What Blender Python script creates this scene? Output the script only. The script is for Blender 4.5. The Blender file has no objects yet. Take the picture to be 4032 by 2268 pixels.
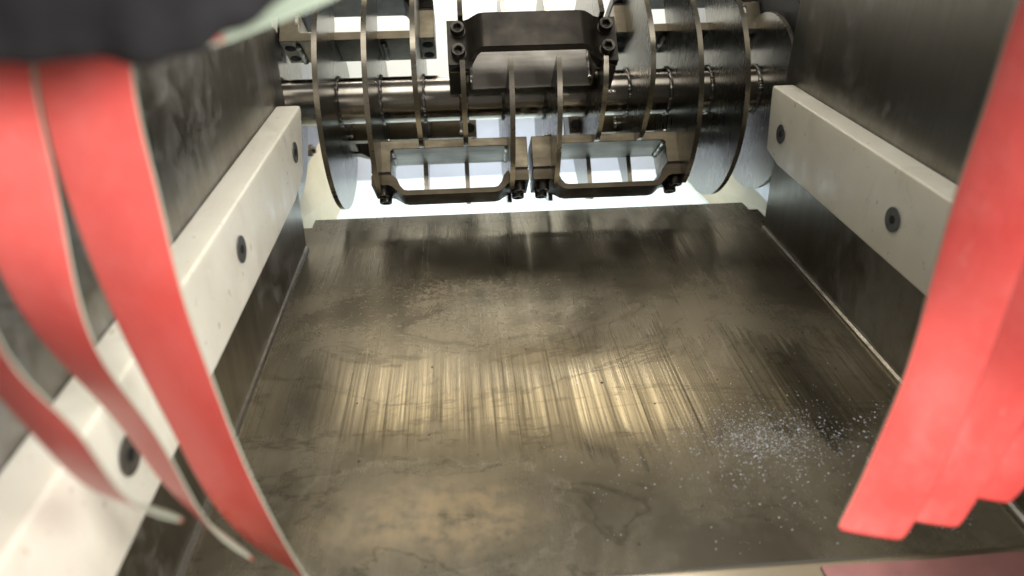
import bpy, bmesh, math, random
from mathutils import Vector, Matrix
random.seed(7)
S = 0.36                      # metres per drawing unit (camera height above the chute floor = 1 unit)
scene = bpy.context.scene
COL = scene.collection

# ------------------------------------------------------------------ camera
CAM = [[0.997154, -0.047924, 0.058202], [-0.074395, -0.500215, 0.8627], [-0.01223, -0.864574, -0.502356]]
cd = bpy.data.cameras.new('camera'); cam = bpy.data.objects.new('camera', cd); COL.objects.link(cam)
m = Matrix.Identity(4)
for i in range(3):
    m[i][0] = CAM[i][0]; m[i][1] = -CAM[i][1]; m[i][2] = -CAM[i][2]
m.translation = Vector((0, 0, 1.0)) * S
cam.matrix_world = m
cd.lens = 24.9984; cd.sensor_width = 36; cd.clip_start = 0.005; cd.clip_end = 50
cd.dof.use_dof = True; cd.dof.focus_distance = 1.95 * S; cd.dof.aperture_fstop = 5.2
scene.camera = cam

# ------------------------------------------------------------------ world, lamps, exposure
w = bpy.data.worlds.new('World'); scene.world = w; w.use_nodes = True
bg = w.node_tree.nodes['Background']; bg.inputs[0].default_value = (0.80, 0.78, 0.74, 1); bg.inputs[1].default_value = 0.155
scene.view_settings.view_transform = 'Standard'; scene.view_settings.look = 'None'
scene.view_settings.exposure = 0.15; scene.view_settings.gamma = 1; scene.view_settings.use_curve_mapping = False
def area(name, loc, target, sx, sy, power, colour):
    d = bpy.data.lights.new(name, 'AREA'); d.shape = 'RECTANGLE'; d.size = sx*S; d.size_y = sy*S
    d.energy = power; d.color = colour
    o = bpy.data.objects.new(name, d); COL.objects.link(o); o.location = Vector(loc)*S
    o.rotation_euler = (Vector(target)-Vector(loc)).to_track_quat('-Z', 'Y').to_euler()
    return o
WARM = (1.0, 0.84, 0.58); NEUTRAL = (1.0, 0.96, 0.90); COOL = (0.78, 0.92, 1.0)
area('housing_lamp', (0.50, 3.28, 1.62), (0.47, 3.05, 0.2), 2.5, 0.56, 1.5, WARM)
area('panel_fill', (0.22, 2.80, 1.15), (0.22, 3.3, 0.45), 1.5, 0.25, 2.3, NEUTRAL)  # added unseen fill that brightens the back panel, no real fixture
area('room_lamp', (1.6, -0.75, 1.55), (0.45, 0.9, 0.45), 0.9, 0.6, 14.0, NEUTRAL)
area('ceiling_lamp', (0.2, 1.25, 2.7), (0.2, 1.3, 0.0), 1.8, 1.3, 4.0, (1.0, 0.96, 0.88))
area('discharge_fill', (0.24, 2.85, 0.03), (0.24, 2.86, -0.34), 1.4, 0.7, 0.56, (0.70, 0.90, 1.0))  # added unseen fill under the rotor to brighten the tray, no real fixture

# ------------------------------------------------------------------ materials
def nodes(name):
    mt = bpy.data.materials.new(name); mt.use_nodes = True
    nt = mt.node_tree
    return mt, nt, nt.nodes['Principled BSDF']
def N(nt, t, **kw):
    n = nt.nodes.new(t)
    for k, v in kw.items():
        if k.startswith('i_'):
            n.inputs[int(k[2:]) if k[2:].isdigit() else k[2:]].default_value = v
        else: setattr(n, k, v)
    return n
def coords(nt, scale=(1, 1, 1), off=(0, 0, 0)):
    tc = N(nt, 'ShaderNodeTexCoord'); mp = N(nt, 'ShaderNodeMapping')
    mp.inputs['Scale'].default_value = [c/S for c in scale]; mp.inputs['Location'].default_value = off
    nt.links.new(tc.outputs['Object'], mp.inputs['Vector'])
    return mp.outputs[0]
def noise(nt, vec, scale, detail=4, rough=0.6, dist=0.0):
    n = N(nt, 'ShaderNodeTexNoise'); n.inputs['Scale'].default_value = scale; n.inputs['Detail'].default_value = detail
    n.inputs['Roughness'].default_value = rough; n.inputs['Distortion'].default_value = dist
    nt.links.new(vec, n.inputs['Vector']); return n.outputs['Fac']
def ramp(nt, fac, stops):
    r = N(nt, 'ShaderNodeValToRGB'); e = r.color_ramp.elements
    while len(e) < len(stops): e.new(0.5)
    for el, (p, c) in zip(e, stops):
        el.position = p; el.color = (c, c, c, 1) if not hasattr(c, '__len__') else (*c, 1)
    nt.links.new(fac, r.inputs[0]); return r.outputs[0]
def math_(nt, op, a, b=0.0, clamp=False):
    n = N(nt, 'ShaderNodeMath', operation=op, use_clamp=clamp)
    for i, v in enumerate((a, b)):
        if hasattr(v, 'node'): nt.links.new(v, n.inputs[i])
        else: n.inputs[i].default_value = v
    return n.outputs[0]
def mix(nt, fac, a, b):
    n = N(nt, 'ShaderNodeMix', data_type='RGBA')
    for k, v in (('Factor', fac), ('A', a), ('B', b)):
        s = [q for q in n.inputs if q.name == k and (q.type == ('VALUE' if k == 'Factor' else 'RGBA'))][0]
        if hasattr(v, 'node'): nt.links.new(v, s)
        else: s.default_value = v if k == 'Factor' else (*v, 1)
    return [q for q in n.outputs if q.type == 'RGBA'][0]
def bump(nt, bsdf, h, strength=0.2, dist=0.002):
    b = N(nt, 'ShaderNodeBump'); b.inputs['Strength'].default_value = strength; b.inputs['Distance'].default_value = dist
    nt.links.new(h, b.inputs['Height']); nt.links.new(b.outputs[0], bsdf.inputs['Normal'])

def steel(name, c0, c1, r0, r1, streak=(40, 3, 40), blotch=3.0, bmp=0.12, metal=1.0):
    mt, nt, b = nodes(name)
    v = coords(nt); vs = coords(nt, streak)
    n1 = noise(nt, v, blotch, 6, 0.65, 0.4); n2 = noise(nt, vs, 1.0, 4, 0.7)
    f = math_(nt, 'ADD', math_(nt, 'MULTIPLY', n1, 0.6), math_(nt, 'MULTIPLY', n2, 0.4))
    nt.links.new(ramp(nt, f, [(0.35, c0), (0.65, c1)]), b.inputs['Base Color'])
    rr = ramp(nt, f, [(0.36, r1), (0.64, r0)])
    nt.links.new(rr, b.inputs['Roughness']); b.inputs['Metallic'].default_value = metal
    bump(nt, b, n2, bmp, 0.0006)
    return mt
def worn_wall():
    mt, nt, b = nodes('worn_wall_steel')
    v = coords(nt); n1 = noise(nt, v, 2.2, 6, 0.65, 0.5); n2 = noise(nt, coords(nt, (4, 26, 2.4)), 1.0, 5, 0.72); n3 = noise(nt, v, 13, 6, 0.75, 0.6)
    f = math_(nt, 'ADD', math_(nt, 'MULTIPLY', n1, 0.5), math_(nt, 'MULTIPLY', n2, 0.5))
    c = ramp(nt, f, [(0.34, (0.17, 0.158, 0.135)), (0.66, (0.25, 0.236, 0.21))])
    k = ramp(nt, math_(nt, 'ADD', math_(nt, 'MULTIPLY', n1, 0.7), math_(nt, 'MULTIPLY', n3, 0.5)), [(0.60, 0.0), (0.74, 1.0)])
    c = mix(nt, math_(nt, 'MULTIPLY', k, 0.4), c, (0.36, 0.365, 0.37))
    nt.links.new(c, b.inputs['Base Color'])
    nt.links.new(math_(nt, 'ADD', ramp(nt, f, [(0.36, 0.42), (0.64, 0.28)]), math_(nt, 'MULTIPLY', k, 0.12)), b.inputs['Roughness'])
    nt.links.new(math_(nt, 'SUBTRACT', 1.0, math_(nt, 'MULTIPLY', k, 0.3)), b.inputs['Metallic'])
    bump(nt, b, math_(nt, 'ADD', n2, math_(nt, 'MULTIPLY', n3, 0.4)), 0.06, 0.0006)
    return mt
def plain(name, col, rough=0.5, metal=0.0, var=0.15, scale=8.0, sss=0.0, bmp=0.0):
    mt, nt, b = nodes(name)
    n1 = noise(nt, coords(nt), scale, 5, 0.6)
    lo = tuple(c*(1-var) for c in col); hi = tuple(min(1, c*(1+var)) for c in col)
    nt.links.new(ramp(nt, n1, [(0.3, lo), (0.7, hi)]), b.inputs['Base Color'])
    nt.links.new(ramp(nt, n1, [(0.3, min(1, rough+0.08)), (0.7, max(0.02, rough-0.08))]), b.inputs['Roughness'])
    b.inputs['Metallic'].default_value = metal
    if sss:
        b.inputs['Subsurface Weight'].default_value = sss; b.inputs['Subsurface Scale'].default_value = 0.01
        b.inputs['Subsurface Radius'].default_value = (1.0, 0.9, 0.7)
    if bmp: bump(nt, b, n1, bmp, 0.002)
    return mt

M = {}
M['shaft'] = steel('turned_steel', (0.30, 0.275, 0.235), (0.44, 0.41, 0.36), 0.14, 0.26, (3, 60, 60), 4, 0.05)
M['disc'] = steel('brushed_disc_steel', (0.165, 0.157, 0.142), (0.205, 0.196, 0.18), 0.26, 0.30, (10, 90, 12), 2.0, 0.0)
M['rim'] = steel('cut_edge_steel', (0.21, 0.19, 0.15), (0.33, 0.30, 0.245), 0.22, 0.36, (10, 30, 30), 8, 0.05)
M['holder'] = steel('holder_steel', (0.095, 0.08, 0.055), (0.175, 0.15, 0.108), 0.28, 0.44, (5, 40, 40), 9, 0.10)
M['plate_face'] = steel('brushed_plate_steel', (0.31, 0.29, 0.26), (0.43, 0.405, 0.37), 0.42, 0.58, (4, 50, 30), 7, 0.12)
M['knife'] = plain('blackened_steel', (0.028, 0.023, 0.017), 0.38, 0.6, 0.3, 14, bmp=0.06)
M['ground'] = steel('ground_blade_edge', (0.06, 0.05, 0.034), (0.11, 0.09, 0.064), 0.3, 0.45, (4, 40, 40), 8, 0.06)
M['bolt'] = plain('black_oxide_bolt', (0.05, 0.045, 0.038), 0.34, 0.8, 0.3, 30)
M['screw'] = plain('zinc_screw', (0.20, 0.195, 0.19), 0.42, 0.85, 0.2, 60)
M['void'] = plain('bolt_hole_dark', (0.006, 0.006, 0.006), 0.8)
M['weld'] = steel('weld_metal', (0.17, 0.16, 0.14), (0.34, 0.325, 0.295), 0.34, 0.52, (25, 25, 25), 20, 0.3)
M['weld_fresh'] = steel('bright_weld_metal', (0.34, 0.32, 0.29), (0.62, 0.60, 0.56), 0.28, 0.45, (25, 25, 25), 20, 0.3)
M['shim'] = plain('dark_gap_shim', (0.02, 0.012, 0.008), 0.6, 0.3)
M['wall'] = worn_wall()
M['side'] = steel('clean_side_steel', (0.34, 0.345, 0.37), (0.46, 0.465, 0.49), 0.30, 0.45, (8, 30, 3), 3, 0.10)
M['housing'] = steel('housing_steel', (0.34, 0.31, 0.26), (0.44, 0.40, 0.34), 0.22, 0.34, (6, 6, 30), 3, 0.06)
def spotted(name, base, spot, scale, lo, hi, amount, rough=0.42):
    mt, nt, b = nodes(name)
    v = coords(nt); n1 = noise(nt, v, scale, 3, 0.5, 0.3); n2 = noise(nt, v, 2.5, 5, 0.6)
    c = ramp(nt, n2, [(0.3, tuple(q*0.95 for q in base)), (0.7, base)])
    c = mix(nt, math_(nt, 'MULTIPLY', ramp(nt, n1, [(lo, 0.0), (hi, 1.0)]), amount), c, spot)
    nt.links.new(c, b.inputs['Base Color']); b.inputs['Roughness'].default_value = rough
    return mt
M['panel'] = spotted('cream_panel', (0.88, 0.88, 0.82), (0.55, 0.38, 0.22), 6, 0.70, 0.78, 0.4)
M['grey_panel'] = plain('grey_lilac_panel', (0.50, 0.50, 0.56), 0.4, 0.1, 0.06, 3)
M['cream'] = plain('cream_plastic', (0.52, 0.45, 0.31), 0.45, 0, 0.06, 9, 0.1, 0.05)
M['tray'] = spotted('pale_tray', (0.80, 0.88, 0.90), (0.45, 0.52, 0.56), 22, 0.66, 0.72, 0.45)
M['seal'] = plain('black_rubber', (0.012, 0.011, 0.011), 0.6)
M['glove'] = plain('black_knit', (0.017, 0.017, 0.020), 0.9, 0, 0.4, 25, bmp=0.4)
M['crumb'] = plain('white_crumb', (0.66, 0.70, 0.78), 0.2, 0, 0.1, 30, 0.2)
M['speck'] = plain('dark_speck', (0.02, 0.015, 0.012), 0.7)
def red_rubber():
    mt, nt, b = nodes('red_rubber')
    v = coords(nt); n1 = noise(nt, v, 4.5, 5, 0.6, 0.3); n2 = noise(nt, v, 17, 6, 0.7, 0.4); n3 = noise(nt, v, 70, 4, 0.7)
    c = ramp(nt, n1, [(0.30, (0.70, 0.075, 0.066)), (0.5, (0.79, 0.115, 0.102)), (0.72, (0.80, 0.145, 0.132))])
    dust = ramp(nt, math_(nt, 'ADD', math_(nt, 'MULTIPLY', n2, 0.7), math_(nt, 'MULTIPLY', n3, 0.3)), [(0.50, 0.0), (0.66, 1.0)])
    c = mix(nt, math_(nt, 'MULTIPLY', dust, 0.10), c, (0.80, 0.34, 0.32))
    nt.links.new(c, b.inputs['Base Color'])
    nt.links.new(ramp(nt, math_(nt, 'ADD', math_(nt, 'MULTIPLY', n1, 0.6), math_(nt, 'MULTIPLY', n2, 0.4)), [(0.35, 0.24), (0.65, 0.46)]), b.inputs['Roughness'])
    sc = ramp(nt, noise(nt, coords(nt, (55, 55, 5)), 1.0, 3, 0.7, 0.3), [(0.66, 0.0), (0.70, 1.0)])
    dirt = ramp(nt, noise(nt, v, 3.1, 7, 0.72, 0.8), [(0.55, 0.0), (0.75, 1.0)])
    c = mix(nt, math_(nt, 'MULTIPLY', dirt, 0.30), c, (0.45, 0.05, 0.045)); c = mix(nt, math_(nt, 'MULTIPLY', sc, 0.25), c, (0.82, 0.30, 0.28))
    nt.links.new(c, b.inputs['Base Color'])
    bump(nt, b, math_(nt, 'ADD', n2, n1), 0.12, 0.003)
    return mt
M['red'] = red_rubber()
M['green'] = plain('pale_green_backing', (0.40, 0.48, 0.38), 0.6, 0, 0.06, 8)
M['shade_edge'] = plain('shaded_edge_rubber', (0.26, 0.03, 0.028), 0.6, 0, 0.2, 20)  # darker red painted on strip edges as shading between the right strips
M['pink'] = plain('strip_reflection_pink', (0.36, 0.165, 0.155), 0.34, 0, 0.25, 9)  # reflection of the red strips in the ledge, put into a colour
M['ledge'] = steel('ledge_steel', (0.33, 0.28, 0.20), (0.43, 0.37, 0.28), 0.24, 0.34, (2, 20, 20), 3, 0.04)

def rail_mat():
    mt, nt, b = nodes('worn_white_plastic')
    v = coords(nt); n1 = noise(nt, v, 5, 5, 0.6); n2 = noise(nt, coords(nt, (14, 14, 6)), 1, 6, 0.7, 0.5)
    base = ramp(nt, n1, [(0.3, (0.63, 0.605, 0.52)), (0.7, (0.71, 0.69, 0.61))])
    sp = ramp(nt, noise(nt, v, 55, 2, 0.5), [(0.70, 0.0), (0.74, 1.0)])
    col = mix(nt, math_(nt, 'MULTIPLY', sp, 0.45), base, (0.22, 0.13, 0.06))
    nt.links.new(col, b.inputs['Base Color'])
    scuff = ramp(nt, noise(nt, coords(nt, (9, 9, 5)), 1.0, 7, 0.75, 0.8), [(0.56, 0.0), (0.66, 1.0)])
    col = mix(nt, math_(nt, 'MULTIPLY', scuff, 0.20), col, (0.46, 0.41, 0.31))
    nt.links.new(col, b.inputs['Base Color'])
    nt.links.new(ramp(nt, n2, [(0.40, 0.55), (0.60, 0.28)]), b.inputs['Roughness'])
    b.inputs['Subsurface Weight'].default_value = 0.35; b.inputs['Subsurface Scale'].default_value = 0.012
    b.inputs['Subsurface Radius'].default_value = (1.0, 0.85, 0.55)
    bump(nt, b, n2, 0.25, 0.0012)
    return mt
M['rail'] = rail_mat()

def floor_mat():
    mt, nt, b = nodes('stained_chute_steel')
    O = (0.22, 1.4, 0)
    v = coords(nt, off=O)
    mul = lambda p, q: math_(nt, 'MULTIPLY', p, q)
    add = lambda p, q: math_(nt, 'ADD', p, q)
    sub = lambda p, q: math_(nt, 'SUBTRACT', p, q)
    streak = noise(nt, coords(nt, (34, 0.9, 1)), 1.0, 4, 0.7)
    fine = noise(nt, coords(nt, (120, 1.4, 1)), 1.0, 3, 0.75)
    slant = N(nt, 'ShaderNodeMapping'); slant.inputs['Rotation'].default_value = (0, 0, math.radians(-9)); slant.inputs['Scale'].default_value = (70, 1.1, 1)
    nt.links.new(v, slant.inputs['Vector']); scr = noise(nt, slant.outputs[0], 1.0, 3, 0.6)
    blot = noise(nt, v, 2.2, 6, 0.6, 0.6)
    grain = noise(nt, v, 62, 4, 0.7)
    sep = N(nt, 'ShaderNodeSeparateXYZ'); nt.links.new(v, sep.inputs[0]); X, Y = sep.outputs[0], sep.outputs[1]
    wob = mul(sub(noise(nt, coords(nt, (1.6, 1.0, 1)), 1.6, 4, 0.6), 0.5), 0.40)
    edge = mul(sub(noise(nt, coords(nt, (26, 1.5, 1)), 1.0, 3, 0.7), 0.5), 0.30)
    yb = mul(add(add(Y, wob), edge), 0.4)
    # scoured bands where the product slides; ragged ends along the scratches
    band = ramp(nt, yb, [(0.43, 0.0), (0.455, 1.0), (0.565, 1.0), (0.585, 0.10), (0.68, 0.18), (0.72, 0.9), (0.79, 0.8), (0.83, 0.2)])
    side = ramp(nt, math_(nt, 'ABSOLUTE', sub(X, 0.30)), [(0.45, 1.0), (0.72, 0.35)])
    band = mul(mul(band, side), ramp(nt, noise(nt, coords(nt, (3.2, 1.2, 1), (1.3, 0.2, 0)), 1.0, 4, 0.65), [(0.34, 0.35), (0.58, 1.0)]))
    # long drying lines running across the chute
    def tide(sc, off, wdt):
        q = noise(nt, coords(nt, sc, off), 1.0, 6, 0.58, 0.9)
        return ramp(nt, math_(nt, 'ABSOLUTE', sub(q, 0.5)), [(0.0, 1.0), (wdt, 0.0)])
    line = math_(nt, 'MAXIMUM', tide((0.9, 2.6, 1), O, 0.008), mul(tide((1.5, 3.4, 1), (3.1, 0.7, 0), 0.006), 0.7))
    film = ramp(nt, add(blot, mul(grain, 0.10)), [(0.46, 0.45), (0.64, 1.0)])
    film = mul(film, sub(1.0, mul(band, 0.85)))
    dots = ramp(nt, add(grain, mul(sub(blot, 0.5), 0.9)), [(0.52, 0.0), (0.60, 1.0)])
    zx = mul(sub(X, -0.05), 2.2); zy = mul(sub(Y, 1.62), 4.2)
    zone = ramp(nt, math_(nt, 'SQRT', add(mul(zx, zx), mul(zy, zy))), [(0.45, 1.0), (1.1, 0.0)])
    dots = mul(dots, zone)
    dx = mul(sub(X, -0.09), 4.0); dy = mul(sub(Y, 0.915), 8.0)
    rr = math_(nt, 'SQRT', add(mul(dx, dx), mul(dy, dy)))
    rr = add(rr, mul(sub(noise(nt, v, 6, 6, 0.68), 0.5), 1.5))
    rust = mul(ramp(nt, rr, [(0.30, 1.0), (1.05, 0.0)]), ramp(nt, noise(nt, v, 26, 5, 0.7), [(0.36, 0.15), (0.60, 1.0)]))
    rim = ramp(nt, math_(nt, 'ABSOLUTE', sub(rr, 1.12)), [(0.0, 1.0), (0.04, 0.0)])
    vfine = noise(nt, coords(nt, (230, 2.0, 1)), 1.0, 2, 0.7)
    sf = add(add(mul(streak, 0.26), mul(fine, 0.34)), add(mul(scr, 0.15), mul(vfine, 0.25)))
    sval = add(0.5, mul(sub(sf, 0.5), add(0.32, mul(band, 0.85))))
    c = ramp(nt, sval, [(0.38, (0.10, 0.088, 0.064)), (0.5, (0.25, 0.225, 0.172)), (0.62, (0.40, 0.365, 0.285))])
    c = mix(nt, mul(film, 0.65), c, ramp(nt, add(mul(blot, 0.6), mul(noise(nt, v, 9, 6, 0.7, 0.5), 0.4)), [(0.38, (0.20, 0.174, 0.122)), (0.62, (0.30, 0.265, 0.195))]))
    c = mix(nt, mul(dots, 0.60), c, (0.36, 0.315, 0.23))
    c = mix(nt, mul(line, 0.50), c, (0.085, 0.073, 0.052))
    c = mix(nt, mul(rust, 0.65), c, (0.34, 0.25, 0.135))
    c = mix(nt, mul(rim, 0.40), c, (0.40, 0.37, 0.30))
    nt.links.new(c, b.inputs['Base Color'])
    ro = ramp(nt, sval, [(0.38, 0.28), (0.5, 0.17), (0.62, 0.09)])
    ro = add(ro, mul(film, 0.14)); ro = add(ro, mul(dots, 0.10)); ro = math_(nt, 'ADD', ro, mul(rust, 0.15), True)
    nt.links.new(ro, b.inputs['Roughness'])
    nt.links.new(math_(nt, 'SUBTRACT', 1.0, add(mul(film, 0.40), mul(rust, 0.35)), True), b.inputs['Metallic'])
    h = add(mul(mul(sf, add(band, 0.15)), 1.2), mul(film, 0.10))
    h = add(h, mul(dots, 0.12)); h = add(h, mul(blot, 0.10))
    bump(nt, b, h, 0.20, 0.0009)
    return mt
M['floor'] = floor_mat()

# ------------------------------------------------------------------ mesh helpers (drawing units)
class MB:
    def __init__(self): self.v = []; self.f = []; self.mi = []
    def add(self, vs, fs, mi=0):
        o = len(self.v); self.v += [tuple(q) for q in vs]
        for k in fs: self.f.append([o+i for i in k]); self.mi.append(mi)
        return self
    def box(self, lo, hi, mi=0):
        x0, y0, z0 = lo; x1, y1, z1 = hi
        return self.add([(x0,y0,z0),(x1,y0,z0),(x1,y1,z0),(x0,y1,z0),(x0,y0,z1),(x1,y0,z1),(x1,y1,z1),(x0,y1,z1)],
            [(0,3,2,1),(4,5,6,7),(0,1,5,4),(1,2,6,5),(2,3,7,6),(3,0,4,7)], mi)
    def prism_x(self, pts, x0, x1, mi=0, side=None):
        """polygon given as (y, z), extruded along x; side = material index of the edge faces"""
        n = len(pts)
        self.add([(x0, *p) for p in pts]+[(x1, *p) for p in pts], [list(range(n))[::-1], list(range(n, 2*n))], mi)
        o = len(self.v)-2*n
        for i in range(n):
            j = (i+1) % n
            self.f.append([o+i, o+j, o+n+j, o+n+i]); self.mi.append(mi if side is None else side)
        return self
    def cyl(self, a, b, r0, r1=None, n=32, caps=True, mi=0):
        r1 = r0 if r1 is None else r1
        a = Vector(a); b = Vector(b); d = (b-a).normalized(); u = d.orthogonal().normalized(); w_ = d.cross(u)
        vs = [a+(u*math.cos(t)+w_*math.sin(t))*r0 for t in [2*math.pi*i/n for i in range(n)]]
        vs += [b+(u*math.cos(t)+w_*math.sin(t))*r1 for t in [2*math.pi*i/n for i in range(n)]]
        fs = [(i, (i+1) % n, n+(i+1) % n, n+i) for i in range(n)]
        if caps: fs += [list(range(n))[::-1], list(range(n, 2*n))]
        return self.add(vs, fs, mi)
    def bead(self, pts, r, n=8, jitter=0.25, closed=False, step=None):
        """lumpy weld bead swept through pts"""
        P = [Vector(p) for p in pts]; L = len(P); vs = []; fs = []
        for i, p in enumerate(P):
            d = (P[(i+1) % L]-P[i-1]) if (closed or 0 < i < L-1) else ((P[1]-P[0]) if i == 0 else (P[-1]-P[-2]))
            d.normalize(); u = d.cross(Vector((0.31, 0.77, 0.55))).normalized(); w_ = d.cross(u)
            k = r*(1+jitter*(random.random()-0.5)*2)*(1.0 if i % 2 else 0.88)
            if not closed and i in (0, L-1): k *= 0.35
            for j in range(n):
                t = 2*math.pi*j/n; vs.append(p+(u*math.cos(t)+w_*math.sin(t))*k)
        for i in range(L if closed else L-1):
            i2 = (i+1) % L
            for j in range(n):
                fs.append((i*n+j, i*n+(j+1) % n, i2*n+(j+1) % n, i2*n+j))
        return self.add(vs, fs)
    def build(self, name, mats, parent=None, base=(0, 0, 0), bevel=0.0, smooth=True, seg=2):
        me = bpy.data.meshes.new(name)
        me.from_pydata([[(c-b_)*S for c, b_ in zip(p, base)] for p in self.v], [], self.f)
        if not isinstance(mats, (list, tuple)): mats = [mats]
        for mt in mats: me.materials.append(mt)
        for p, k in zip(me.polygons, self.mi): p.material_index = k
        bm = bmesh.new(); bm.from_mesh(me); bmesh.ops.recalc_face_normals(bm, faces=bm.faces)
        if bevel:
            es = [e for e in bm.edges if len(e.link_faces) == 2 and e.calc_face_angle(0) > 0.6]
            bmesh.ops.bevel(bm, geom=es, offset=bevel*S, segments=seg, affect='EDGES', profile=0.6, clamp_overlap=True)
        bm.to_mesh(me); bm.free()
        if smooth:
            me.set_sharp_from_angle(angle=math.radians(35)) if hasattr(me, 'set_sharp_from_angle') else None
            for p in me.polygons: p.use_smooth = True
        o = bpy.data.objects.new(name, me); COL.objects.link(o)
        if parent is not None: o.parent = parent
        else: o.location = Vector(base)*S
        return o
def tag(o, label=None, cat=None, group=None, kind=None):
    for k, v_ in (('label', label), ('category', cat), ('group', group), ('kind', kind)):
        if v_: o[k] = v_
    return o
def thing(name, base, label, cat, group=None):
    o = bpy.data.objects.new(name, None); COL.objects.link(o); o.location = Vector(base)*S; o.empty_display_size = 0.02
    return tag(o, label, cat, group)

# ------------------------------------------------------------------ feed chute
XL, XR = -0.505, 0.958
base = (0.22, 1.4, 0)
chute = thing('feed_chute', base, 'open stainless steel feed chute with stained brushed floor, leading down to the bladed rotor', 'chute')
fl = MB()
nx, ny = 60, 60
ys = [0.762+(2.045-0.762)*i/ny for i in range(ny+1)]+[2.06+(2.205-2.06)*i/6 for i in range(7)]
def zf(x, y):
    z = 0.0025*math.sin(3.1*x+1)*math.sin(2.2*y)+0.0012*math.sin(9*x+4*y)
    if y > 2.05: z = z*0.3-(y-2.05)*0.05
    return z
vs = [(XL-0.01+(XR-XL+0.02)*i/nx, y, zf(XL+(XR-XL)*i/nx, y)) for y in ys for i in range(nx+1)]
fs = [(j*(nx+1)+i, j*(nx+1)+i+1, (j+1)*(nx+1)+i+1, (j+1)*(nx+1)+i) for j in range(len(ys)-1) for i in range(nx)]
fl.add(vs, fs); fl.build('floor_plate', M['floor'], chute, base)
lp = MB(); lp.prism_x([(2.205, -0.0085), (2.262, -0.012), (2.262, -0.05), (2.205, -0.05)], -0.517, 0.972)
lp.build('lip_plate', M['floor'], chute, base)
lp = MB(); lp.box((XL-0.05, 2.05, -0.06), (XR+0.05, 2.204, -0.014)); lp.build('support_bar', M['floor'], chute, base)
for sx, xb, xt in ((-1, XL, -0.495), (1, XR, 0.945)):
    wl = MB()
    t = 0.03*sx; y0, y1 = 0.2, 2.03
    pts = [(xb, 0), (xt, 0.475), (xt, 1.25)]
    prof = [(xb, -0.05)]+pts
    n = len(prof); vs = []
    for y in (y0, y1):
        vs += [(x, y, z) for x, z in prof]+[(x+t, y, z) for x, z in reversed(prof)]
    k = 2*n
    wl.add(vs, [list(range(k))[::-1], list(range(k, 2*k))]+[(i, (i+1) % k, k+(i+1) % k, k+i) for i in range(k)])
    wl.build('side_wall', M['wall'], chute, base, smooth=False)
    wb = MB(); wb.bead([(xb+0.002*-sx, 0.78+i*0.0125, 0.003) for i in range(101)], 0.010, 8, 0.04)
    wb.build('weld_seam', M['weld_fresh'], chute, base)
ld = MB(); ld.prism_x([(0.760, 0.002), (0.754, 0.009), (0.746, 0.009), (0.45, -0.115), (0.45, -0.16), (0.760, -0.05)], XL+0.01, XR-0.01)
ld.build('front_ledge', M['ledge'], chute, base)

# ------------------------------------------------------------------ white guide rails with countersunk screws
def rail(sx, xw, xi, z0, z1, yend, cut, holes, label):
    b0 = (xw, 1.1, z0)
    r = thing('guide_rail', b0, label, 'guide rail', 'white plastic guide rails along the chute walls')
    m_ = MB()
    poly = [(0.25, z0), (cut[0], z0), (cut[1], cut[2]), (yend, z1-0.02), (yend, z1), (0.25, z1)]
    m_.prism_x(poly, min(xw, xi), max(xw, xi))
    m_.build('rail_body', M['rail'], r, b0, bevel=0.008, seg=3)
    for (y, z) in holes:
        h = MB(); x = xi-sx*0.0015
        nn = 28; rad = 0.0265
        prof = [(rad, 0.0), (rad*0.99, 0.0015), (rad*0.52, 0.0012)]
        rings = []
        for rr_, dx_ in prof:
            rings.append([(x-sx*dx_, y+rr_*math.cos(2*math.pi*i/nn), z+rr_*math.sin(2*math.pi*i/nn)) for i in range(nn)])
        vs = sum(rings, []); fs = []
        for q in range(2):
            fs += [(q*nn+i, q*nn+(i+1) % nn, (q+1)*nn+(i+1) % nn, (q+1)*nn+i) for i in range(nn)]
        fs.append(list(range(2*nn, 3*nn)))
        h.add(vs, fs); sc = h.build('countersunk_screw', M['screw'], r, b0)
        k = MB(); k.cyl((x-sx*0.0013, y, z), (x-sx*0.0022, y, z), 0.0095, n=6); k.build('hex_socket', M['void'], sc, b0, smooth=False)
    return r
rail(-1, -0.495, -0.430, 0.292, 0.475, 1.925, (1.70, 1.835, 0.315), [(1.775, 0.396), (1.235, 0.394), (0.688, 0.388)],
     'yellowed white plastic guide rail on the left chute wall, behind the hanging red strips')
rail(1, 0.945, 0.883, 0.278, 0.475, 1.975, (1.86, 1.945, 0.296), [(1.866, 0.367), (1.287, 0.371), (0.70, 0.372)],
     'greyish white plastic guide rail on the right chute wall, partly behind the right red strips')

# ------------------------------------------------------------------ rotor
RY, RZ = (2.3789, 0.3588)
R0, RS = 0.355, 0.0745
SP = 0.1384; X0 = -0.546
DX = [X0+SP*i for i in range(12)]; DX[0] = -0.590; DX[11] = 1.0
rb = (0.215, RY, RZ)
rotor = thing('bladed_rotor', rb, 'steel rotor with twelve discs and black bolted scraper blades across the end of the chute', 'rotor')
ASM = [(4, 7, 44.0, 0.0), (2, 5, -50.0, 0.016), (6, 9, -50.0, -0.026), (1, 4, -140.0, 0.0), (7, 10, -140.0, 0.0), (0, 3, 128.0, 0.0), (8, 11, 128.0, 0.0)]
TW = 0.07; RB0, RB1 = 0.172, 0.200
sh = MB(); sh.cyl((-0.62, RY, RZ), (1.04, RY, RZ), RS, n=72); sh.build('shaft', M['shaft'], rotor, rb)
def P(rho, phi, t=0.0):
    a = math.radians(phi); return (RY-rho*math.cos(a)+t*math.sin(a), RZ+rho*math.sin(a)+t*math.cos(a))
SPI = [(19.3, 0.211), (27, 0.236), (47, 0.27), (71, 0.335), (88, 0.355), (400, 0.355)]
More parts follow.
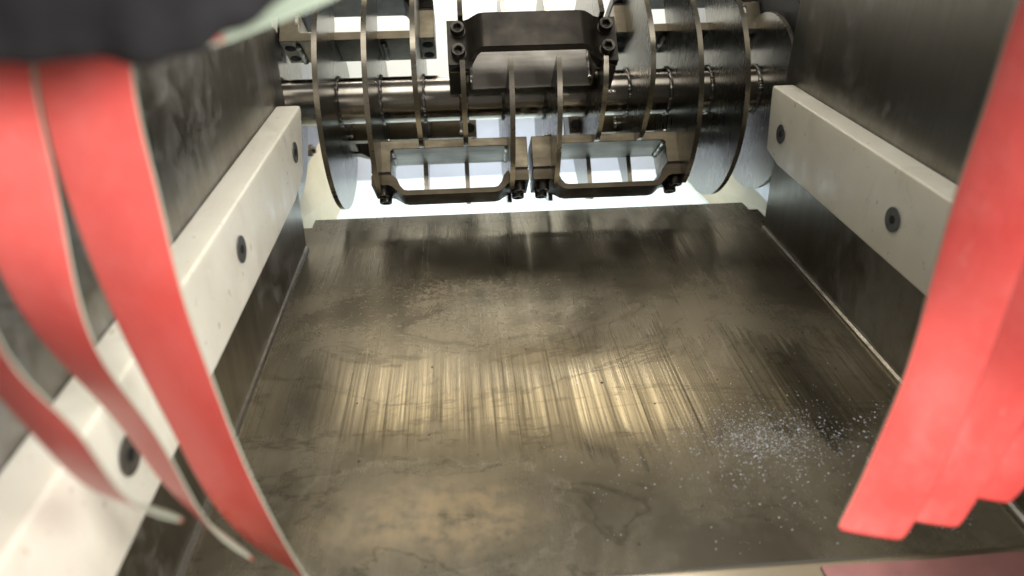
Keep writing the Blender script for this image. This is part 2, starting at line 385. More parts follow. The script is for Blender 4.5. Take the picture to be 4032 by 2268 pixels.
def spiral(d):
    for (a, r), (b, q) in zip(SPI, SPI[1:]):
        if a <= d <= b: return r+(q-r)*(d-a)/(b-a)
    return R0
def disc_outline(i):
    feats = []
    for a, b, ph, off in ASM:
        if a < i < b: feats.append((ph, 'in'))
        elif i in (a, b): feats.append((ph, 'end'))
    feats = sorted([((p+360) % 360, k) for p, k in feats])
    RR = R0 if 0 < i < 11 else 0.34
    da = math.degrees(math.asin(TW/R0))
    def rad(phi):
        r = RR
        for p, k in feats:
            d = (phi-p) % 360
            if k == 'in' and d < 90: r = min(r, spiral(max(d, 19.3)))
        if i in (0, 11):
            d = (phi-20) % 360
            if d < 100: r = min(r, 0.335-0.0013*d)
        return r
    pts = []
    def arc(a0, a1):
        n = max(2, int((a1-a0)/2.5)); return [P(rad(a0+(a1-a0)*q/n), a0+(a1-a0)*q/n) for q in range(n+1)]
    if not feats: return arc(0, 357.5)
    for q, (p, k) in enumerate(feats):
        nxt = feats[(q+1) % len(feats)][0]
        if nxt <= p: nxt += 360
        pts.append(P(math.sqrt(rad(p-da)**2-TW**2), p, -TW))
        if k == 'in':
            pts += [P(RB0-0.002, p, -TW), P(RB0-0.002, p, TW)]; start = p+20.5
        else:
            pts += [P(0.277, p, -TW), P(0.277, p, TW)]; start = p+da
            pts.append(P(math.sqrt(rad(p+da)**2-TW**2), p, TW))
        pts += arc(start+0.5, nxt-da-0.5)
    return pts
def tri_prism(mb, pts, x0, x1, side):
    from mathutils.geometry import tessellate_polygon
    n = len(pts); tris = tessellate_polygon([[Vector((0, *p)) for p in pts]])
    o = len(mb.v); mb.v += [(x0, *p) for p in pts]+[(x1, *p) for p in pts]
    for t in tris:
        mb.f.append([o+q for q in t]); mb.mi.append(0); mb.f.append([o+n+q for q in reversed(t)]); mb.mi.append(0)
    for q in range(n):
        j = (q+1) % n; mb.f.append([o+q, o+j, o+n+j, o+n+q]); mb.mi.append(side)
for i in range(12):
    d = MB(); tri_prism(d, disc_outline(i), DX[i]-0.0075, DX[i]+0.0075, 1)
    do = d.build('disc', [M['disc'], M['rim']], rotor, rb)
    for s_ in (-1, 1):
        wm = MB(); wm.bead([(DX[i]+s_*0.0095, RY+(RS+0.001)*math.cos(2*math.pi*q/120), RZ+(RS+0.001)*math.sin(2*math.pi*q/120)) for q in range(120)], 0.0058, 8, 0.30, True)
        wm.build('weld_bead', M['weld'], do, rb)

def asm_matrix(x, phi):
    a = math.radians(90-phi)
    return Matrix.Translation(Vector((x-rb[0], 0, 0))*S) @ Matrix.Rotation(a, 4, 'X')
HL = 1.5*SP+0.041            # half length of a holder
LW = 0.062                   # leg width
def holder_meshes():
    h = MB()
    # U-shaped channel: base plate with a leg at either end (drawn as one polygon in x / radial, extruded tangentially)
    prof = [(-HL, RB0), (HL, RB0), (HL, 0.276), (HL-LW, 0.276), (HL-LW, RB1+0.006), (HL-LW-0.006, RB1), (-HL+LW+0.006, RB1), (-HL+LW, RB1+0.006), (-HL+LW, 0.276), (-HL, 0.276)]
    n = len(prof)
    vs = [(x, -TW-(0.014 if z < RB1+0.007 else 0.0), z) for x, z in prof]+[(x, TW, z) for x, z in prof]
    h.add(vs, [list(range(n)), list(range(n, 2*n))[::-1]], 0)
    for i in range(n):
        j = (i+1) % n; h.f.append([i, j, n+j, n+i]); h.mi.append(1 if i == 5 else 0)
    shims = []
    for sx in (-1, 1):
        shim = MB(); shims.append(shim); a, b = sorted((sx*HL, sx*(HL-LW))); shim.box((a+0.003, -TW+0.003, 0.2762), (b-0.003, TW-0.003, 0.2848))
    welds = []
    def seam(pts, r, j): q = MB(); q.bead(pts, r, 8, j); welds.append(q)
    for sx in (-1, 1):
        seam([(sx*(HL-LW-0.003), -0.064+0.128*q/22, RB1+0.004) for q in range(23)], 0.0080, 0.2)
        seam([(sx*(0.5*SP+0.012), -0.06+0.12*q/22, RB0-0.003) for q in range(23)], 0.0085, 0.25)
        seam([(sx*(1.5*SP-0.013), -0.062+0.124*q/22, RB0-0.003) for q in range(23)], 0.0085, 0.25)
        seam([(sx*(1.5*SP-0.013), -TW-0.002, RB0+0.004+0.0055*q) for q in range(17)], 0.0070, 0.25)
    holes = []
    for sx in (-1, 1):
        for t in (-0.036, 0.036):
            q = MB(); q.cyl((sx*(HL-0.024), t, RB0-0.0012), (sx*(HL-0.024), t, RB0+0.002), 0.018, n=28); holes.append(q)
    kn = MB()
    # hat-shaped scraper blade: two thick ears, curved risers, raised thin bridge
    half_o = [(HL, 0.285), (HL, 0.318), (HL-LW+0.010, 0.318), (HL-LW-0.002, 0.324), (HL-LW-0.016, 0.338), (HL-LW-0.030, 0.350), (HL-LW-0.046, 0.354)]
    half_i = [(HL-LW-0.050, 0.338), (HL-LW-0.038, 0.335), (HL-LW-0.027, 0.322), (HL-LW-0.018, 0.300), (HL-LW-0.008, 0.288), (HL-LW+0.004, 0.285)]
    outer = [(HL, 0.318), ] ; 
    top = [(-x, z) for x, z in half_o[1:]]+[(x, z) for x, z in reversed(half_o[1:])]
    bot = [(x, z) for x, z in ([(HL, 0.285)]+half_i[::-1])]+[(-x, z) for x, z in (half_i+[(HL, 0.285)])]
    prof = top+bot; n = len(prof)
    def lead(x, z):
        k = min(1, max(0, (HL-LW-abs(x))/0.03+0.2)); k = k*k*(3-2*k)
        cut = 0.030*k
        if z > 0.30 and k > 0.5: cut += 0.004 if z > 0.345 else 0.0
        return -TW+cut
    vs = [(x, lead(x, z), z) for x, z in prof]+[(x, TW+0.004, z) for x, z in prof]
    from mathutils.geometry import tessellate_polygon
    tris = tessellate_polygon([[Vector((x, z, 0)) for x, z in prof]])
    kn.add(vs, [list(t) for t in tris]+[(i, (i+1) % n, n+(i+1) % n, n+i) for i in range(n)]); kn.add([], [[n-2*n+q for q in reversed(t)] for t in tris], 1)
    bo = MB()
    r_ = 0.0205; nn = 30; z0 = 0.3183; hgt = 0.026
    ring = lambda rr, zz: [(rr*math.cos(2*math.pi*q/nn), rr*math.sin(2*math.pi*q/nn), zz) for q in range(nn)]
    rings = [ring(r_*1.12, z0), ring(r_*1.12, z0+0.003), ring(r_, z0+0.0032), ring(r_, z0+hgt-0.003), ring(r_*0.93, z0+hgt), ring(r_*0.58, z0+hgt)]
    hexr = [(r_*0.52/max(abs(math.cos(((2*math.pi*q/nn) % (math.pi/3))-math.pi/6)), 0.1)*math.cos(2*math.pi*q/nn)*0.92, r_*0.52/max(abs(math.cos(((2*math.pi*q/nn) % (math.pi/3))-math.pi/6)), 0.1)*math.sin(2*math.pi*q/nn)*0.92, z0+hgt-0.001) for q in range(nn)]
    hexb = [(x, y, z0+0.010) for x, y, z in hexr]
    rings += [hexr, hexb]
    vs = sum(rings, []); fs = []
    for q in range(len(rings)-1):
        fs += [(q*nn+i, q*nn+(i+1) % nn, (q+1)*nn+(i+1) % nn, (q+1)*nn+i) for i in range(nn)]
    fs.append(list(range((len(rings)-1)*nn, len(rings)*nn)))
    bo.add(vs, fs)
    return h, shims, welds, holes, kn, bo
first = None
Z0 = (0, 0, 0)
for a, b, ph, off in ASM:
    mtx = asm_matrix((DX[a]+DX[b])/2 if 0 < a and b < 11 else X0+SP*(a+b)/2+(0.012 if a == 0 else 0.0 if b < 11 else 0.0), ph)
    mtx = Matrix.Translation(Vector((off*S, 0, 0))) @ mtx
    if first is None:
        h, shims, welds, holes, kn, bo = holder_meshes()
        H = h.build('knife_holder', [M['holder'], M['plate_face']], rotor, Z0, bevel=0.0015, seg=1); H.matrix_basis = mtx
        kids = [q.build('shim', M['shim'], H, Z0) for q in shims]+[q.build('weld_bead', M['weld_fresh'], H, Z0) for q in welds]+[q.build('bolt_hole', M['void'], H, Z0) for q in holes]
        K = kn.build('scraper_blade', [M['knife'], M['ground']], rotor, Z0, bevel=0.003, seg=2); K.matrix_basis = mtx
        bolts = []
        for sx in (-1, 1):
            for t in (-0.036, 0.037):
                if not bolts: o = bo.build('socket_bolt', M['bolt'], K, Z0)
                else:
                    o = bolts[0].copy(); COL.objects.link(o); o.parent = K
                o.matrix_basis = Matrix.Translation(Vector((sx*(HL-0.031), t, 0))*S) @ Matrix.Rotation(random.uniform(0, 1), 4, 'Z')
                bolts.append(o)
        first = (H, kids, K, bolts)
    else:
        H0, kids, K0, bolts = first
        H = H0.copy(); COL.objects.link(H); H.parent = rotor; H.matrix_basis = mtx
        for c in kids:
            o = c.copy(); COL.objects.link(o); o.parent = H
        K = K0.copy(); COL.objects.link(K); K.parent = rotor; K.matrix_basis = mtx
        for c in bolts:
            o = c.copy(); COL.objects.link(o); o.parent = K

# ------------------------------------------------------------------ machine housing behind the chute
hb = (0.22, 3.4, 0.2)
hs = thing('machine_housing', hb, 'steel housing with pale inner panels enclosing the rotor behind the chute', 'housing')
for sx, x in ((-1, -0.63), (1, 1.05)):
    s_ = MB(); a, b = sorted((x, x+sx*0.03)); s_.box((a, 2.03, 0.0), (b, 3.42, 1.25)); s_.build('side_plate', M['side'], hs, hb)
    s_ = MB(); a, b = sorted((x, (-0.524 if sx < 0 else 0.974))); s_.box((a, 2.026, 0.0), (b, 2.046, 1.25)); s_.build('joint_flange', M['side'], hs, hb)
p_ = MB(); p_.box((-0.62, 3.30, 0.13), (1.04, 3.33, 1.20)); p_.build('back_panel', M['panel'], hs, hb)
p_ = MB(); p_.box((-0.70, 3.36, -0.33), (1.12, 3.40, 0.16)); p_.build('lower_panel', M['grey_panel'], hs, hb)
bh = MB(); bh.cyl((1.0495, RY+0.02, RZ+0.02), (1.030, RY+0.02, RZ+0.02), 0.33, n=64); bh.build('shaft_seal', M['seal'], hs, hb)
nb = MB(); nb.cyl((-0.63, 2.775, 0.062), (-0.60, 2.775, 0.062), 0.026, n=6); nut = nb.build('hex_nut', M['holder'], hs, hb)
nb = MB(); nb.cyl((-0.601, 2.775, 0.062), (-0.588, 2.775, 0.062), 0.013, n=16); nb.build('stud', M['holder'], nut, hb)

# ------------------------------------------------------------------ discharge tray below the rotor
db = (0.25, 2.9, -0.30)
tr = thing('discharge_tray', db, 'bright pale tray with cream side panels below the rotor', 'tray')
t_ = MB(); t_.box((-0.78, 2.0, -0.33), (1.42, 3.5, -0.30)); t_.build('tray_floor', M['tray'], tr, db)
for sx, xa, xb in ((-1, -0.625, -0.585), (1, 1.048, 1.165)):
    q = MB()
    ya, yb_ = 2.08, 3.34
    if sx < 0: q4 = [(-0.63, ya, 0.0), (-0.63, yb_, 0.0), (-0.55, yb_, -0.30), (-0.62, ya, -0.30)]
    else: q4 = [(1.05, ya, 0.0), (1.05, yb_, 0.0), (1.07, yb_, -0.30), (1.16, ya, -0.30)]
    back = [(x+sx*0.03, y, z) for x, y, z in q4]
    q.add(q4+back, [(0,1,2,3),(7,6,5,4),(0,4,5,1),(1,5,6,2),(2,6,7,3),(3,7,4,0)])
    q.build('side_panel', M['cream'], tr, db)

# ------------------------------------------------------------------ red strip curtain
RIB = {'right_front': [[[0.4949, 0.627, 0.9559], [0.5421, 0.5853, 0.9406]], [[0.4952, 0.6315, 0.9376], [0.5438, 0.5885, 0.9227]], [[0.4956, 0.6356, 0.9187], [0.5454, 0.5914, 0.9044]], [[0.4962, 0.6389, 0.899], [0.547, 0.5936, 0.8855]], [[0.4972, 0.6411, 0.8782], [0.5486, 0.5951, 0.8657]], [[0.4984, 0.6423, 0.8566], [0.5502, 0.5958, 0.8451]], [[0.4994, 0.6428, 0.8341], [0.5516, 0.5958, 0.8239]], [[0.4998, 0.6428, 0.811], [0.5525, 0.5953, 0.8021]], [[0.4994, 0.6426, 0.7875], [0.553, 0.5944, 0.7797]], [[0.4982, 0.6419, 0.7634], [0.5529, 0.5929, 0.7569]], [[0.4965, 0.6405, 0.7387], [0.5523, 0.5909, 0.7336]], [[0.4946, 0.6381, 0.7136], [0.5512, 0.5882, 0.7098]], [[0.4925, 0.6347, 0.6879], [0.5496, 0.5848, 0.6857]], [[0.4902, 0.6301, 0.6619], [0.5474, 0.5809, 0.6612]], [[0.4875, 0.6245, 0.6356], [0.5446, 0.5765, 0.6363]], [[0.4837, 0.6174, 0.6096], [0.5416, 0.5721, 0.6108]], [[0.4784, 0.6082, 0.5845], [0.5391, 0.5685, 0.5842]], [[0.4714, 0.5973, 0.5604], [0.5366, 0.5654, 0.5565]], [[0.4634, 0.5865, 0.5362], [0.533, 0.5616, 0.5289]], [[0.4552, 0.5773, 0.5112], [0.5271, 0.5559, 0.5024]], [[0.4467, 0.5695, 0.4853], [0.5191, 0.5484, 0.477]], [[0.4375, 0.5616, 0.4593], [0.5101, 0.5401, 0.4519]], [[0.4274, 0.5523, 0.4342], [0.5007, 0.532, 0.4265]], [[0.4161, 0.5418, 0.4102], [0.4907, 0.5245, 0.4007]], [[0.4034, 0.5313, 0.3869], [0.4796, 0.5174, 0.375]], [[0.3898, 0.5211, 0.3638], [0.4675, 0.5107, 0.3496]]], 'right_middle': [[[0.5562, 0.6535, 0.9441], [0.6028, 0.6095, 0.9314]], [[0.5595, 0.6553, 0.9245], [0.6058, 0.6112, 0.9127]], [[0.5625, 0.6569, 0.9046], [0.6087, 0.6126, 0.8938]], [[0.5651, 0.6582, 0.8841], [0.6114, 0.6136, 0.8742]], [[0.5672, 0.6593, 0.8631], [0.6139, 0.614, 0.8541]], [[0.5688, 0.66, 0.8414], [0.6163, 0.6138, 0.8333]], [[0.5698, 0.6604, 0.8193], [0.6184, 0.613, 0.8119]], [[0.5703, 0.6604, 0.7965], [0.6202, 0.6116, 0.79]], [[0.5703, 0.6598, 0.7732], [0.6218, 0.6095, 0.7675]], [[0.5697, 0.6588, 0.7493], [0.623, 0.6068, 0.7446]], [[0.5686, 0.6572, 0.725], [0.6238, 0.6034, 0.7213]], [[0.5672, 0.6548, 0.7001], [0.6242, 0.5994, 0.6976]], [[0.5658, 0.6511, 0.6749], [0.6242, 0.5948, 0.6735]], [[0.5648, 0.6461, 0.6493], [0.6237, 0.5895, 0.6492]], [[0.5641, 0.6396, 0.6234], [0.6225, 0.5838, 0.6247]], [[0.5632, 0.632, 0.5974], [0.6204, 0.5779, 0.6]], [[0.5615, 0.624, 0.5714], [0.6172, 0.5723, 0.5752]], [[0.5582, 0.6154, 0.5456], [0.6129, 0.5673, 0.5499]], [[0.5525, 0.6058, 0.5207], [0.6083, 0.5635, 0.5237]], [[0.5443, 0.5949, 0.497], [0.604, 0.561, 0.4962]], [[0.5342, 0.5833, 0.4744], [0.5994, 0.5589, 0.4678]], [[0.5233, 0.5717, 0.4519], [0.5936, 0.5563, 0.4395]], [[0.5122, 0.5604, 0.4294], [0.5861, 0.553, 0.4115]], [[0.5008, 0.5495, 0.4067], [0.5771, 0.5488, 0.384]], [[0.4889, 0.5399, 0.3837], [0.5665, 0.5436, 0.3574]], [[0.4765, 0.5316, 0.3602], [0.5546, 0.5374, 0.3316]]], 'right_back': [[[0.6172, 0.6797, 0.9411], [0.6634, 0.6333, 0.928]], [[0.6211, 0.6804, 0.9217], [0.6676, 0.6331, 0.9089]], [[0.6248, 0.6808, 0.9019], [0.6716, 0.6327, 0.8896]], [[0.6283, 0.6809, 0.8816], [0.6753, 0.6321, 0.8699]], [[0.6314, 0.6807, 0.8608], [0.6787, 0.631, 0.8496]], [[0.6341, 0.6801, 0.8395], [0.6818, 0.6296, 0.8289]], [[0.6364, 0.6791, 0.8176], [0.6844, 0.6278, 0.8077]], [[0.6383, 0.6778, 0.7953], [0.6867, 0.6256, 0.7861]], [[0.6397, 0.6759, 0.7725], [0.6885, 0.623, 0.764]], [[0.6407, 0.6735, 0.7493], [0.6899, 0.6198, 0.7415]], [[0.6413, 0.6705, 0.7256], [0.691, 0.6161, 0.7187]], [[0.6415, 0.667, 0.7015], [0.6916, 0.6119, 0.6955]], [[0.6412, 0.6628, 0.6771], [0.6918, 0.6072, 0.672]], [[0.6405, 0.6581, 0.6524], [0.6914, 0.602, 0.6482]], [[0.639, 0.653, 0.6274], [0.6905, 0.5964, 0.6242]], [[0.6369, 0.6474, 0.6022], [0.6889, 0.5903, 0.5999]], [[0.634, 0.6416, 0.5768], [0.6868, 0.5838, 0.5755]], [[0.6304, 0.6352, 0.5514], [0.6839, 0.577, 0.551]], [[0.6262, 0.6283, 0.5258], [0.6799, 0.5704, 0.5265]], [[0.6216, 0.6204, 0.5003], [0.6748, 0.5644, 0.5019]], [[0.6158, 0.6109, 0.4757], [0.6689, 0.56, 0.4765]], [[0.6076, 0.5989, 0.4532], [0.6635, 0.5586, 0.4496]], [[0.5964, 0.5846, 0.433], [0.6586, 0.5603, 0.4208]], [[0.5832, 0.5704, 0.4138], [0.6527, 0.5631, 0.3914]], [[0.5698, 0.5586, 0.3936], [0.6445, 0.5642, 0.3632]], [[0.5569, 0.5491, 0.3723], [0.6341, 0.5635, 0.3362]]], 'left_wide': [[[-0.3213, 0.591, 0.9239], [-0.2474, 0.5885, 0.9225]], [[-0.3273, 0.595, 0.9037], [-0.2531, 0.5956, 0.903]], [[-0.3332, 0.5986, 0.8831], [-0.2587, 0.6022, 0.8829]], [[-0.3388, 0.6019, 0.8618], [-0.2641, 0.6081, 0.8621]], [[-0.3438, 0.6048, 0.8397], [-0.2689, 0.6133, 0.8404]], [[-0.3479, 0.6075, 0.8168], [-0.2726, 0.6179, 0.818]], [[-0.3509, 0.6101, 0.793], [-0.2751, 0.6218, 0.795]], [[-0.3534, 0.613, 0.7683], [-0.2767, 0.6243, 0.7714]], [[-0.3556, 0.6161, 0.7424], [-0.2776, 0.6247, 0.7477]], [[-0.3574, 0.6195, 0.7153], [-0.278, 0.6233, 0.7237]], [[-0.3585, 0.6227, 0.6872], [-0.2778, 0.6204, 0.6996]], [[-0.3585, 0.6253, 0.6584], [-0.277, 0.6166, 0.6752]], [[-0.357, 0.6269, 0.6291], [-0.2755, 0.6125, 0.6504]], [[-0.3542, 0.627, 0.5995], [-0.273, 0.6085, 0.6251]], [[-0.3501, 0.6259, 0.5698], [-0.2696, 0.6044, 0.5993]], [[-0.3447, 0.6239, 0.5398], [-0.2654, 0.5996, 0.5734]], [[-0.3383, 0.6211, 0.5094], [-0.2608, 0.5938, 0.5476]], [[-0.3312, 0.617, 0.4789], [-0.2558, 0.5871, 0.5216]], [[-0.3236, 0.6113, 0.4486], [-0.2502, 0.58, 0.4954]], [[-0.3149, 0.6045, 0.4186], [-0.2437, 0.5727, 0.4692]], [[-0.3038, 0.5981, 0.3889], [-0.2358, 0.5647, 0.4436]], [[-0.2897, 0.593, 0.3597], [-0.2268, 0.5559, 0.4185]], [[-0.2721, 0.5893, 0.3318], [-0.2169, 0.5466, 0.3937]], [[-0.2512, 0.5869, 0.306], [-0.2063, 0.5372, 0.369]], [[-0.2274, 0.5857, 0.2823], [-0.1948, 0.528, 0.3442]], [[-0.2021, 0.5854, 0.26], [-0.1827, 0.5188, 0.3195]]], 'left_middle': [[[-0.3656, 0.5682, 0.9281], [-0.3019, 0.5603, 0.9278]], [[-0.3722, 0.5682, 0.9096], [-0.3089, 0.5641, 0.9099]], [[-0.3782, 0.5677, 0.8909], [-0.3156, 0.5681, 0.8915]], [[-0.3831, 0.5663, 0.8719], [-0.322, 0.5726, 0.8724]], [[-0.3867, 0.5639, 0.8526], [-0.3279, 0.5777, 0.8523]], [[-0.3893, 0.5613, 0.8329], [-0.3332, 0.5826, 0.8314]], [[-0.3917, 0.5595, 0.8124], [-0.3373, 0.5858, 0.8102]], [[-0.3949, 0.5597, 0.7905], [-0.3397, 0.5858, 0.7892]], [[-0.399, 0.5622, 0.7671], [-0.3405, 0.5822, 0.7688]], [[-0.4031, 0.566, 0.7424], [-0.3403, 0.5762, 0.7488]], [[-0.4062, 0.5697, 0.7169], [-0.3397, 0.5692, 0.7287]], [[-0.4074, 0.5729, 0.691], [-0.339, 0.5621, 0.7084]], [[-0.4066, 0.5758, 0.665], [-0.3378, 0.5551, 0.6878]], [[-0.4033, 0.5787, 0.639], [-0.3357, 0.5485, 0.667]], [[-0.3975, 0.5815, 0.6136], [-0.332, 0.543, 0.6458]], [[-0.3892, 0.5837, 0.5886], [-0.3263, 0.5392, 0.6245]], [[-0.3792, 0.5848, 0.5639], [-0.3188, 0.5368, 0.6029]], [[-0.3686, 0.584, 0.5389], [-0.3102, 0.5348, 0.581]], [[-0.358, 0.5811, 0.5133], [-0.3017, 0.532, 0.5587]], [[-0.3477, 0.5764, 0.4871], [-0.2936, 0.5274, 0.5361]], [[-0.3366, 0.571, 0.461], [-0.2861, 0.5213, 0.5133]], [[-0.3236, 0.5664, 0.4357], [-0.2786, 0.5139, 0.4905]], [[-0.3079, 0.5637, 0.4123], [-0.2701, 0.5066, 0.4681]], [[-0.2904, 0.5618, 0.3903], [-0.2593, 0.5007, 0.4467]], [[-0.2723, 0.559, 0.3682], [-0.2451, 0.4977, 0.4272]], [[-0.2546, 0.5544, 0.3452], [-0.2281, 0.4971, 0.4093]]], 'left_narrow': [[[-0.3676, 0.4579, 0.8497], [-0.3078, 0.4406, 0.8661]], [[-0.3707, 0.4595, 0.836], [-0.3107, 0.4402, 0.8542]], [[-0.3738, 0.4609, 0.8222], [-0.3135, 0.4397, 0.8422]], [[-0.3765, 0.462, 0.8081], [-0.3162, 0.439, 0.83]], [[-0.3789, 0.4628, 0.7937], [-0.3187, 0.4382, 0.8176]], [[-0.3808, 0.4635, 0.779], [-0.3208, 0.4373, 0.805]], [[-0.3822, 0.464, 0.7641], [-0.3226, 0.4363, 0.7921]], [[-0.3831, 0.4643, 0.749], [-0.324, 0.4352, 0.779]], [[-0.3834, 0.4646, 0.7336], [-0.325, 0.4339, 0.7658]], [[-0.383, 0.4649, 0.7182], [-0.3255, 0.4326, 0.7524]], [[-0.3818, 0.4653, 0.7026], [-0.3254, 0.4314, 0.7389]], [[-0.3798, 0.4658, 0.6869], [-0.3246, 0.4304, 0.7253]], [[-0.3769, 0.4663, 0.6713], [-0.3228, 0.43, 0.7116]], [[-0.3731, 0.4668, 0.6558], [-0.3201, 0.4304, 0.6979]], [[-0.3685, 0.467, 0.6404], [-0.3163, 0.4315, 0.6843]], [[-0.3633, 0.4667, 0.6249], [-0.3119, 0.4332, 0.6707]], [[-0.3577, 0.4659, 0.6093], [-0.307, 0.4349, 0.6569]], [[-0.3519, 0.4648, 0.5935], [-0.3022, 0.4355, 0.6429]], [[-0.3456, 0.4642, 0.5774], [-0.2976, 0.4345, 0.6286]], [[-0.3385, 0.4646, 0.5613], [-0.2931, 0.4321, 0.6142]], [[-0.3302, 0.4665, 0.5462], [-0.2883, 0.429, 0.5999]], [[-0.3209, 0.4702, 0.533], [-0.2826, 0.4265, 0.5857]], [[-0.3108, 0.4754, 0.5219], [-0.2758, 0.4254, 0.5719]], [[-0.3, 0.4806, 0.5115], [-0.2674, 0.4264, 0.5592]], [[-0.2885, 0.4843, 0.4995], [-0.2575, 0.4294, 0.5481]], [[-0.2765, 0.4865, 0.4858], [-0.2468, 0.4339, 0.5382]]], 'top_folded': [[[-0.2236, 0.6108, 0.9012], [-0.1934, 0.5388, 0.8944]], [[-0.2166, 0.6182, 0.8983], [-0.186, 0.5459, 0.8946]], [[-0.2095, 0.6257, 0.8965], [-0.1786, 0.5532, 0.8952]], [[-0.2025, 0.633, 0.8968], [-0.171, 0.5608, 0.8963]], [[-0.1958, 0.6401, 0.9001], [-0.1633, 0.5688, 0.8978]], [[-0.1891, 0.647, 0.9053], [-0.1555, 0.5772, 0.8995]], [[-0.182, 0.6536, 0.9112], [-0.1475, 0.5856, 0.9012]], [[-0.1745, 0.6601, 0.9167], [-0.1392, 0.594, 0.903]], [[-0.1665, 0.6665, 0.9219], [-0.1307, 0.6023, 0.905]], [[-0.1583, 0.6728, 0.9269], [-0.1219, 0.6105, 0.9071]], [[-0.1497, 0.679, 0.9317], [-0.1129, 0.6185, 0.9096]], [[-0.141, 0.6851, 0.9363], [-0.1037, 0.6264, 0.9124]], [[-0.1321, 0.6912, 0.941], [-0.0943, 0.6339, 0.9155]], [[-0.1229, 0.6973, 0.9455], [-0.0848, 0.6412, 0.9189]], [[-0.1137, 0.7035, 0.95], [-0.0751, 0.6482, 0.9227]], [[-0.1042, 0.7096, 0.9544], [-0.0653, 0.655, 0.9268]], [[-0.0946, 0.7156, 0.9588], [-0.0554, 0.6615, 0.931]], [[-0.085, 0.7215, 0.9633], [-0.0454, 0.6679, 0.9353]]]}
def strip(key, label, flip=False):
    A = RIB[key]; th = 0.0022; n = len(A); mb = MB(); K = 6; vs = []; 
    front = []; back = []
    for i, (l, r) in enumerate(A):
        l, r = Vector(l), Vector(r)
        l2, r2 = A[min(i+1, n-1)]; l1, r1 = A[max(i-1, 0)]
        tan = (Vector(l2)+Vector(r2)-Vector(l1)-Vector(r1)); nrm = tan.cross(r-l).normalized()
        if i == 0: ref = nrm.copy(); ref = ref if ref.dot(Vector((0, 0, 1))-(l+r)/2) > 0 else -ref; sg = 1 if ref.dot(nrm) > 0 else -1; sg = -sg if flip else sg
        nrm *= sg
        for k in range(K+1):
            p = l.lerp(r, k/K); bow = 0.002*math.sin(math.pi*k/K)
            front.append(p+nrm*(bow+th/2)); back.append(p+nrm*(bow-th/2))
    o = n*(K+1); mb.v = [tuple(p) for p in front+back]
    for i in range(n-1):
        for k in range(K):
            a = i*(K+1)+k; q = [a, a+1, a+K+2, a+K+1]
            mb.f.append(q); mb.mi.append(0); mb.f.append([o+z for z in reversed(q)]); mb.mi.append(0 if flip and i < 3 else 1)
        for k, in ((0,), (K,)):
            a = i*(K+1)+k; mb.f.append([a, a+K+1, o+a+K+1, o+a]); mb.mi.append(2 if (k == K and key.startswith('right')) else 1)
    for i in (0, n-1):
        for k in range(K):
            a = i*(K+1)+k; mb.f.append([a, a+1, o+a+1, o+a]); mb.mi.append(0)
    c = (Vector(A[0][0])+Vector(A[0][1]))/2
    ob = mb.build('curtain_strip', [M['red'], M['green'], M['shade_edge']], None, tuple(c))
    sm = ob.modifiers.new('round', 'SUBSURF'); sm.levels = 1; sm.render_levels = 1
    return tag(ob, label, 'curtain strip', 'red rubber strips of the chute curtain')
strip('right_front', 'longest front red rubber strip at the right, hanging over the right guide rail')
strip('right_middle', 'red rubber strip at the right, just behind the longest front strip')
strip('right_back', 'red rubber strip at far right, rearmost with the highest curled end')
strip('left_wide', 'widest red rubber strip at the left, crossing the left guide rail below the glove')
strip('left_middle', 'red rubber strip left of the widest one, its curled tip showing green backing')
strip('left_narrow', 'lowest red strip entering at the left edge, its green tip curling over the rail')
strip('top_folded', 'folded strip at the top showing its pale green backing beside the black glove', True)

q = MB()  # added thin sheet: painted pink reflection of the strips on the ledge
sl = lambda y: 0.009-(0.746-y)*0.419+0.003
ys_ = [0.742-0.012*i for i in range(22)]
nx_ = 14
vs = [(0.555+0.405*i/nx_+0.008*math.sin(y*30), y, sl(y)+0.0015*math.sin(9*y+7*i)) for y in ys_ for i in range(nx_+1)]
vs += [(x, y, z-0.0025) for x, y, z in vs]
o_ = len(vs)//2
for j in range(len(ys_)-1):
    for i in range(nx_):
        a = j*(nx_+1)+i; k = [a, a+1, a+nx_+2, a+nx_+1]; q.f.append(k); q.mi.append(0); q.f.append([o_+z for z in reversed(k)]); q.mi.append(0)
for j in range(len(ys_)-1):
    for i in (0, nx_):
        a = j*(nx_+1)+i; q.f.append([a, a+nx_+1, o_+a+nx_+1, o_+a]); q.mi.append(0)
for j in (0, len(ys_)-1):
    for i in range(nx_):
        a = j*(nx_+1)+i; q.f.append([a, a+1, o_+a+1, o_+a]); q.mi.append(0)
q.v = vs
tag(q.build('reflection_sheet', M['pink'], None, (0.7, 0.6, 0)), 'dull pink sheet on the sloping front ledge at the lower right, painted reflection of the red strips', 'painted reflection')

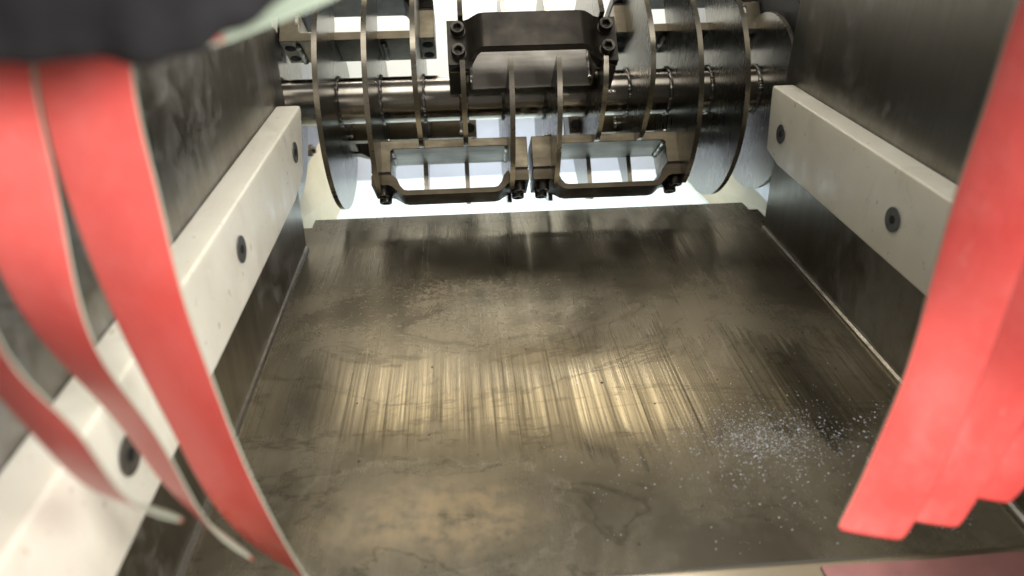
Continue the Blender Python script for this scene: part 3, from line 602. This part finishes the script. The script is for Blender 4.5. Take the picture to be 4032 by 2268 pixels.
# ------------------------------------------------------------------ black glove holding the strips
GL = [([-0.2626, 0.477, 0.9222], [-0.2369, 0.4395, 0.9731], 0.0234, 0.0266), ([-0.2386, 0.4837, 0.9219], [-0.2156, 0.4503, 0.972], 0.0219, 0.0266), ([-0.2048, 0.4926, 0.9165], [-0.1888, 0.4621, 0.9707], 0.0242, 0.028), ([-0.1798, 0.503, 0.921], [-0.1632, 0.4718, 0.9716], 0.0242, 0.028), ([-0.149, 0.5153, 0.938], [-0.1403, 0.5002, 0.978], 0.0272, 0.0262), ([-0.2893, 0.4622, 0.9282], [-0.2677, 0.4451, 0.9752], 0.0261, 0.0291), ([-0.1301, 0.5224, 0.9584], [-0.2441, 0.4591, 0.9932], 0.0332, 0.0465)]
gm = MB()
for a, b, ra, rb_ in GL:
    a, b = Vector(a), Vector(b)
    gm.cyl(a, b, ra, rb_, n=20)
    for c, r in ((a, ra), (b, rb_)):
        bm = bmesh.new(); bmesh.ops.create_icosphere(bm, subdivisions=3, radius=r)
        gm.add([c+v_.co for v_ in bm.verts], [[v_.index for v_ in f_.verts] for f_ in bm.faces]); bm.free()
gl = gm.build('black_glove', M['glove'], None, GL[2][0])
rm = gl.modifiers.new('remesh', 'REMESH'); rm.mode = 'VOXEL'; rm.voxel_size = 0.0016; rm.use_smooth_shade = True
sm = gl.modifiers.new('smooth', 'SMOOTH'); sm.iterations = 22
tag(gl, 'blurred black glove gripping the left red strips at the top left', 'glove')

# ------------------------------------------------------------------ crumbs and specks on the chute floor
def flakes(name, pts, mat, label, cat, flat=0.5):
    mb = MB()
    for x, y, r in pts:
        a = random.uniform(0, 6.28); e = random.uniform(0.5, 1.0); z = zf(x, y)
        ring = []
        for q in range(5):
            t = a+2*math.pi*q/5; k = r*random.uniform(0.6, 1.15)
            ring.append((x+k*math.cos(t)*math.cos(a)-k*e*math.sin(t)*math.sin(a), y+k*math.cos(t)*math.sin(a)+k*e*math.sin(t)*math.cos(a), z+r*0.1))
        top = (x+random.uniform(-.3, .3)*r, y+random.uniform(-.3, .3)*r, z+r*flat*random.uniform(0.6, 1.3))
        mb.add(ring+[top], [(q, (q+1) % 5, 5) for q in range(5)]+[(4, 3, 2, 1, 0)])
    o = mb.build(name, mat, None, (0, 0, 0), smooth=False)
    return tag(o, label, cat, kind='stuff')
pts = []
for _ in range(5200):
    k = random.choice((0.06, 0.08, 0.12, 0.18))
    x, y = random.gauss(0.585, k), random.gauss(1.06, k*0.62)
    if XL < x < XR-0.02 and 0.78 < y < 1.5: pts.append((x, y, 0.0005+0.0019*random.random()**5))
for _ in range(110):
    cx, cy = random.uniform(0.1, 0.9), random.uniform(0.80, 1.12)
    if random.random() > 0.25+0.75*max(0, cx-0.1): continue
    for q in range(random.randint(1, 6)):
        x, y = random.gauss(cx, 0.014), random.gauss(cy, 0.008)
        if x < XR-0.03: pts.append((x, y, 0.0006+0.0022*random.random()**3))
for _ in range(90):
    pts.append((random.gauss(0.80, 0.06), random.gauss(1.02, 0.06), 0.001+0.0035*random.random()**2))
pts = [p for p in pts if p[0] < XR-0.02 and p[1] > 0.775]
flakes('white_crumbs', pts, M['crumb'], 'fine white crumbs scattered over the right side of the chute floor', 'crumbs')
pts = [(random.uniform(XL+0.05, XR-0.05), random.uniform(0.79, 2.0), 0.0015+0.0025*random.random()) for _ in range(60)]
flakes('dark_specks', pts, M['speck'], 'tiny dark specks lying about on the steel chute floor', 'specks')
